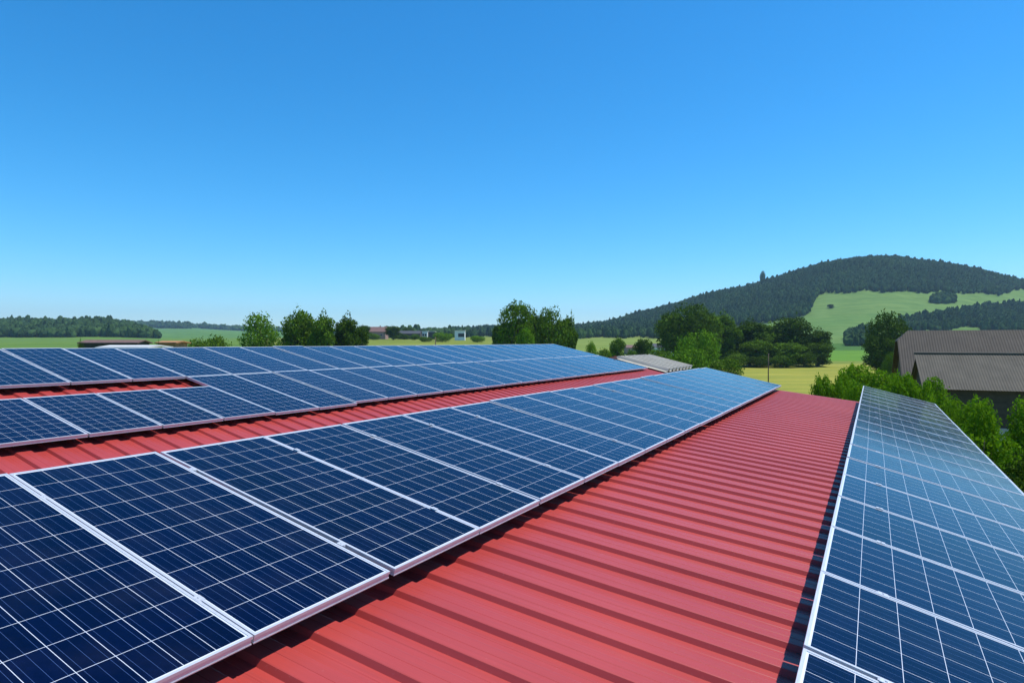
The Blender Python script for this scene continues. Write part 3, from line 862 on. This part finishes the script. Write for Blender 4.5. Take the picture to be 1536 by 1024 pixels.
# pale corrugated roof beyond the back panels
def pale_roof():
    t0 = 28.9; aR = -8.18; zR = -1.38; aT = -10.5; zT = -.82
    o = empty('shed', W(aR, t0, -EYE), (0, 0, ROWANG)); tag(o, 'low shed with a pale corrugated roof just beyond the red roof', 'shed')
    tl = math.atan2(zT-zR, aR-aT); S = math.hypot(zT-zR, aR-aT)
    V = []; Fc = []; pr = [(i*.62+q, h) for i in range(8) for (q, h) in ((0, 0), (.36, 0), (.42, .15), (.54, .15))]
    for yy in (0, S): V += [(q, yy, h) for q, h in pr]
    Fc = [(i, i+1, i+1+len(pr), i+len(pr)) for i in range(len(pr)-1)]
    q = part('roof', mesh_np('roof', V, Fc, M_shed), o); q.location = (0, 0, EYE+zR); q.rotation_euler = (tl, 0, 0)
    q = part('roof', mesh_np('roof', V, Fc, M_shed), o); q.location = (4.8, 2*(aR-aT), EYE+zR); q.rotation_euler = (tl, 0, math.pi)
    b = MB(); Wd = 2*(aR-aT)
    L = 4.7
    v = [(.1,.1,0),(L,.1,0),(L,Wd-.1,0),(.1,Wd-.1,0),(.1,.1,EYE+zR-.1),(L,.1,EYE+zR-.1),(L,Wd-.1,EYE+zR-.1),(.1,Wd-.1,EYE+zR-.1),(.1,Wd/2,EYE+zT-.15),(L,Wd/2,EYE+zT-.15)]
    b.add(v, [(0,1,5,4),(1,2,6,5),(2,3,7,6),(3,0,4,7),(4,8,7),(5,6,9)]); b.build('wall', M_wall, o)
pale_roof()
# distant houses
def house(px, y, wpx, eave, ridge, depth, mats, label, ang=0, **kw):
    x = (px-768)/F*y; z = tz(x, y); L = wpx*y/F
    kw.setdefault('over', .3)
    return gable_house('house', x, y, z, rad(ang), L, depth, EYE-(eave-512)*y/F-z, EYE-(ridge-512)*(y+depth/2)/F-z, mats, label, kw.pop('cat', 'house'), **kw)
house(551, 450, 27, 497, 490, 11, (M_pink, M_roofred), 'reddish two storey farmhouse among the trees left of centre', windows=[(1.2, 2.2, 1.3, 1.4), (5.2, 2.2, 1.3, 1.4), (9, 2.2, 1.3, 1.4)], chimney=True)
house(596, 470, 34, 500, 496, 10, (M_barnwall, M_roofdark), 'long low house with a dark roof left of the white block')
x_, y_ = place(629, 400)
def flat_block(px0, px1, y, top, dep, label, mats, wins, name='flat_block', cat='building'):
    x0 = (px0-768)/F*y; x1 = (px1-768)/F*y; z = tz(x0, y); h = EYE-(top-512)*y/F-z; L = x1-x0
    o = empty(name, (x0, y, z)); tag(o, label, cat)
    b = MB(); b.box(0, L, 0, dep, -1, h); b.build('wall', mats[0], o)
    r_ = MB(); r_.box(-.3, L+.3, -.3, dep+.3, h+.003, h+.35); r_.build('roof', mats[1], o)
    for (a, c, w_, hh) in wins:
        f = MB(); f.box(a*L, (a+w_)*L, -.08, -.003, c*h, (c+hh)*h); f.build('window', M_glass, o)
for (px_, y_, top_, w_, m_, lb_) in ((560, 400, 500, 26, MD, 'low bush below the reddish farmhouse'), (606, 420, 501, 22, DK, 'low dark bush in front of the long dark roofed house'),
        (622, 400, 500.5, 16, MD, 'small bush left of the bright white block')):
    tree('shrub', 'clump', m_, px_, y_, top_, w_, lb_, 'bushes around the distant houses', cat='shrub')
flat_block(629, 641, 480, 497, 8, 'small bright white flat roofed block in the middle distance', (M_white, M_palegrey), [(.12, .4, .2, .3), (.4, .4, .2, .3), (.68, .4, .2, .3)])
flat_block(641.6, 652, 484, 497.5, 8, 'grey blue glazed block joined to the right of the white one', (M_glass, M_palegrey), [(.1, .5, .35, .4), (.55, .5, .35, .4)])
flat_block(682, 697, 400, 496, 7, 'white canopy building with a dark opening, right of the mound', (M_white, M_palegrey), [(.35, .35, .6, .38)])
tree('shrub', 'clump', LT, 664, 330, 498, 34, 'yellow green rounded shrub left of the white canopy building', cat='shrub')
tree('shrub', 'clump', LT, 716, 330, 503, 26, 'yellow green rounded shrub right of the white canopy building', cat='shrub')
tree('shrub', 'clump', MD, 638, 330, 504.5, 24, 'grey green scrubby shrub below the white block', cat='shrub')
house(940, 330, 15, 521, 517, 8, (M_pink, M_roofred), 'tiny pink farmhouse between two small trees', windows=[(.8, 2, .9, 1), (2.8, 2, .9, 1)])
house(982, 300, 30, 520, 515, 9, (M_white, M_roofdark), 'dark roofed white farmhouse left of the tallest dark tree', windows=[(1, 1.6, 1, 1), (3.5, 1.6, 1, 1), (6, 1.6, 1, 1)])
# roofs showing just above the back row at far left
house(121, 85, 84, 513, 509.5, 3, (M_barnwall, M_roofred), 'low brown roofed shed at far left just above the panels', cat='shed')
house(150, 62, 70, 520, 517.2, 4, (M_white, M_palegrey), 'long low pale roof right behind the topmost panels at left', cat='shed')
house(237, 80, 26, 513, 511, 3, (M_orange, M_orange), 'rusty orange shed right of the brown roofed one', cat='shed')
tree('shrub', 'clump', DK, 122, 80, 508, 13, 'small dark bush at the left end of the brown shed', cat='shrub')
tree('shrub', 'clump', DK, 238, 74, 510, 11, 'small dark bush at the left end of the orange shed', cat='shrub')

# pole in the field
def pole(px, y, top, label, rad_=.09, name='pole'):
    x, y, z = at(px, y); H = EYE-(top-512)*y/F-z
    o = empty(name, (x, y, z)); tag(o, label, 'pole')
    b = MB(); b.tube([(0, 0, -.4), (0, 0, H*.5), (0.03, 0, H)], [rad_*1.2, rad_, rad_*.75], 10); b.build('shaft', M_bark, o, True)
    c = MB(); c.box(-.12, .12, -.05, .05, H, H+.06); c.build('cap', M_roofdark, o)
pole(1152.5, 105, 530, 'lone dark wooden post standing in the yellow field', .085)
pole(653, 150, 505, 'short dark post in the meadow below the white canopy building', .13, 'post')
# small red farm trailer in the field
tx, ty, tz_ = at(1312, 200)
tr_ = empty('farm_trailer', (tx, ty, tz_), (0, 0, .3)); tag(tr_, 'tiny rust red farm trailer at the edge of the yellow field', 'trailer')
b = MB(); b.box(-1, 1, -.6, .6, .55, .65); b.box(-1, 1, -.6, -.54, .65, 1.25); b.box(-1, 1, .54, .6, .65, 1.25); b.box(-1, -.94, -.54, .54, .65, 1.25); b.box(.94, 1, -.54, .54, .65, 1.25)
b.build('body', M_orange, tr_)
for sx in (-.55, .55):
    for sy in (-.62, .62):
        b = MB(); b.tube([(sx, sy-.07, .3), (sx, sy+.07, .3)], [.3, .3], 12); b.build('wheel', M_dark, tr_)

# ------------------------------------------------------------------ air
HAZE = True
if HAZE:
    hz = MB(); hz.box(-6000, 6000, -3000, 7000, -12, 330)
    N = NT('haze'); N.t.nodes.remove(N.out); N.out = N.n('ShaderNodeOutputMaterial')
    pv = N.n('ShaderNodeVolumePrincipled'); pv.inputs['Color'].default_value = (.55, .82, 1, 1); pv.inputs['Density'].default_value = .00010
    pv.inputs['Anisotropy'].default_value = .2
    N.l(pv.outputs[0], N.out.inputs['Volume'])
    h_ = hz.build('haze', N.mat); tag(h_, kind='stuff')
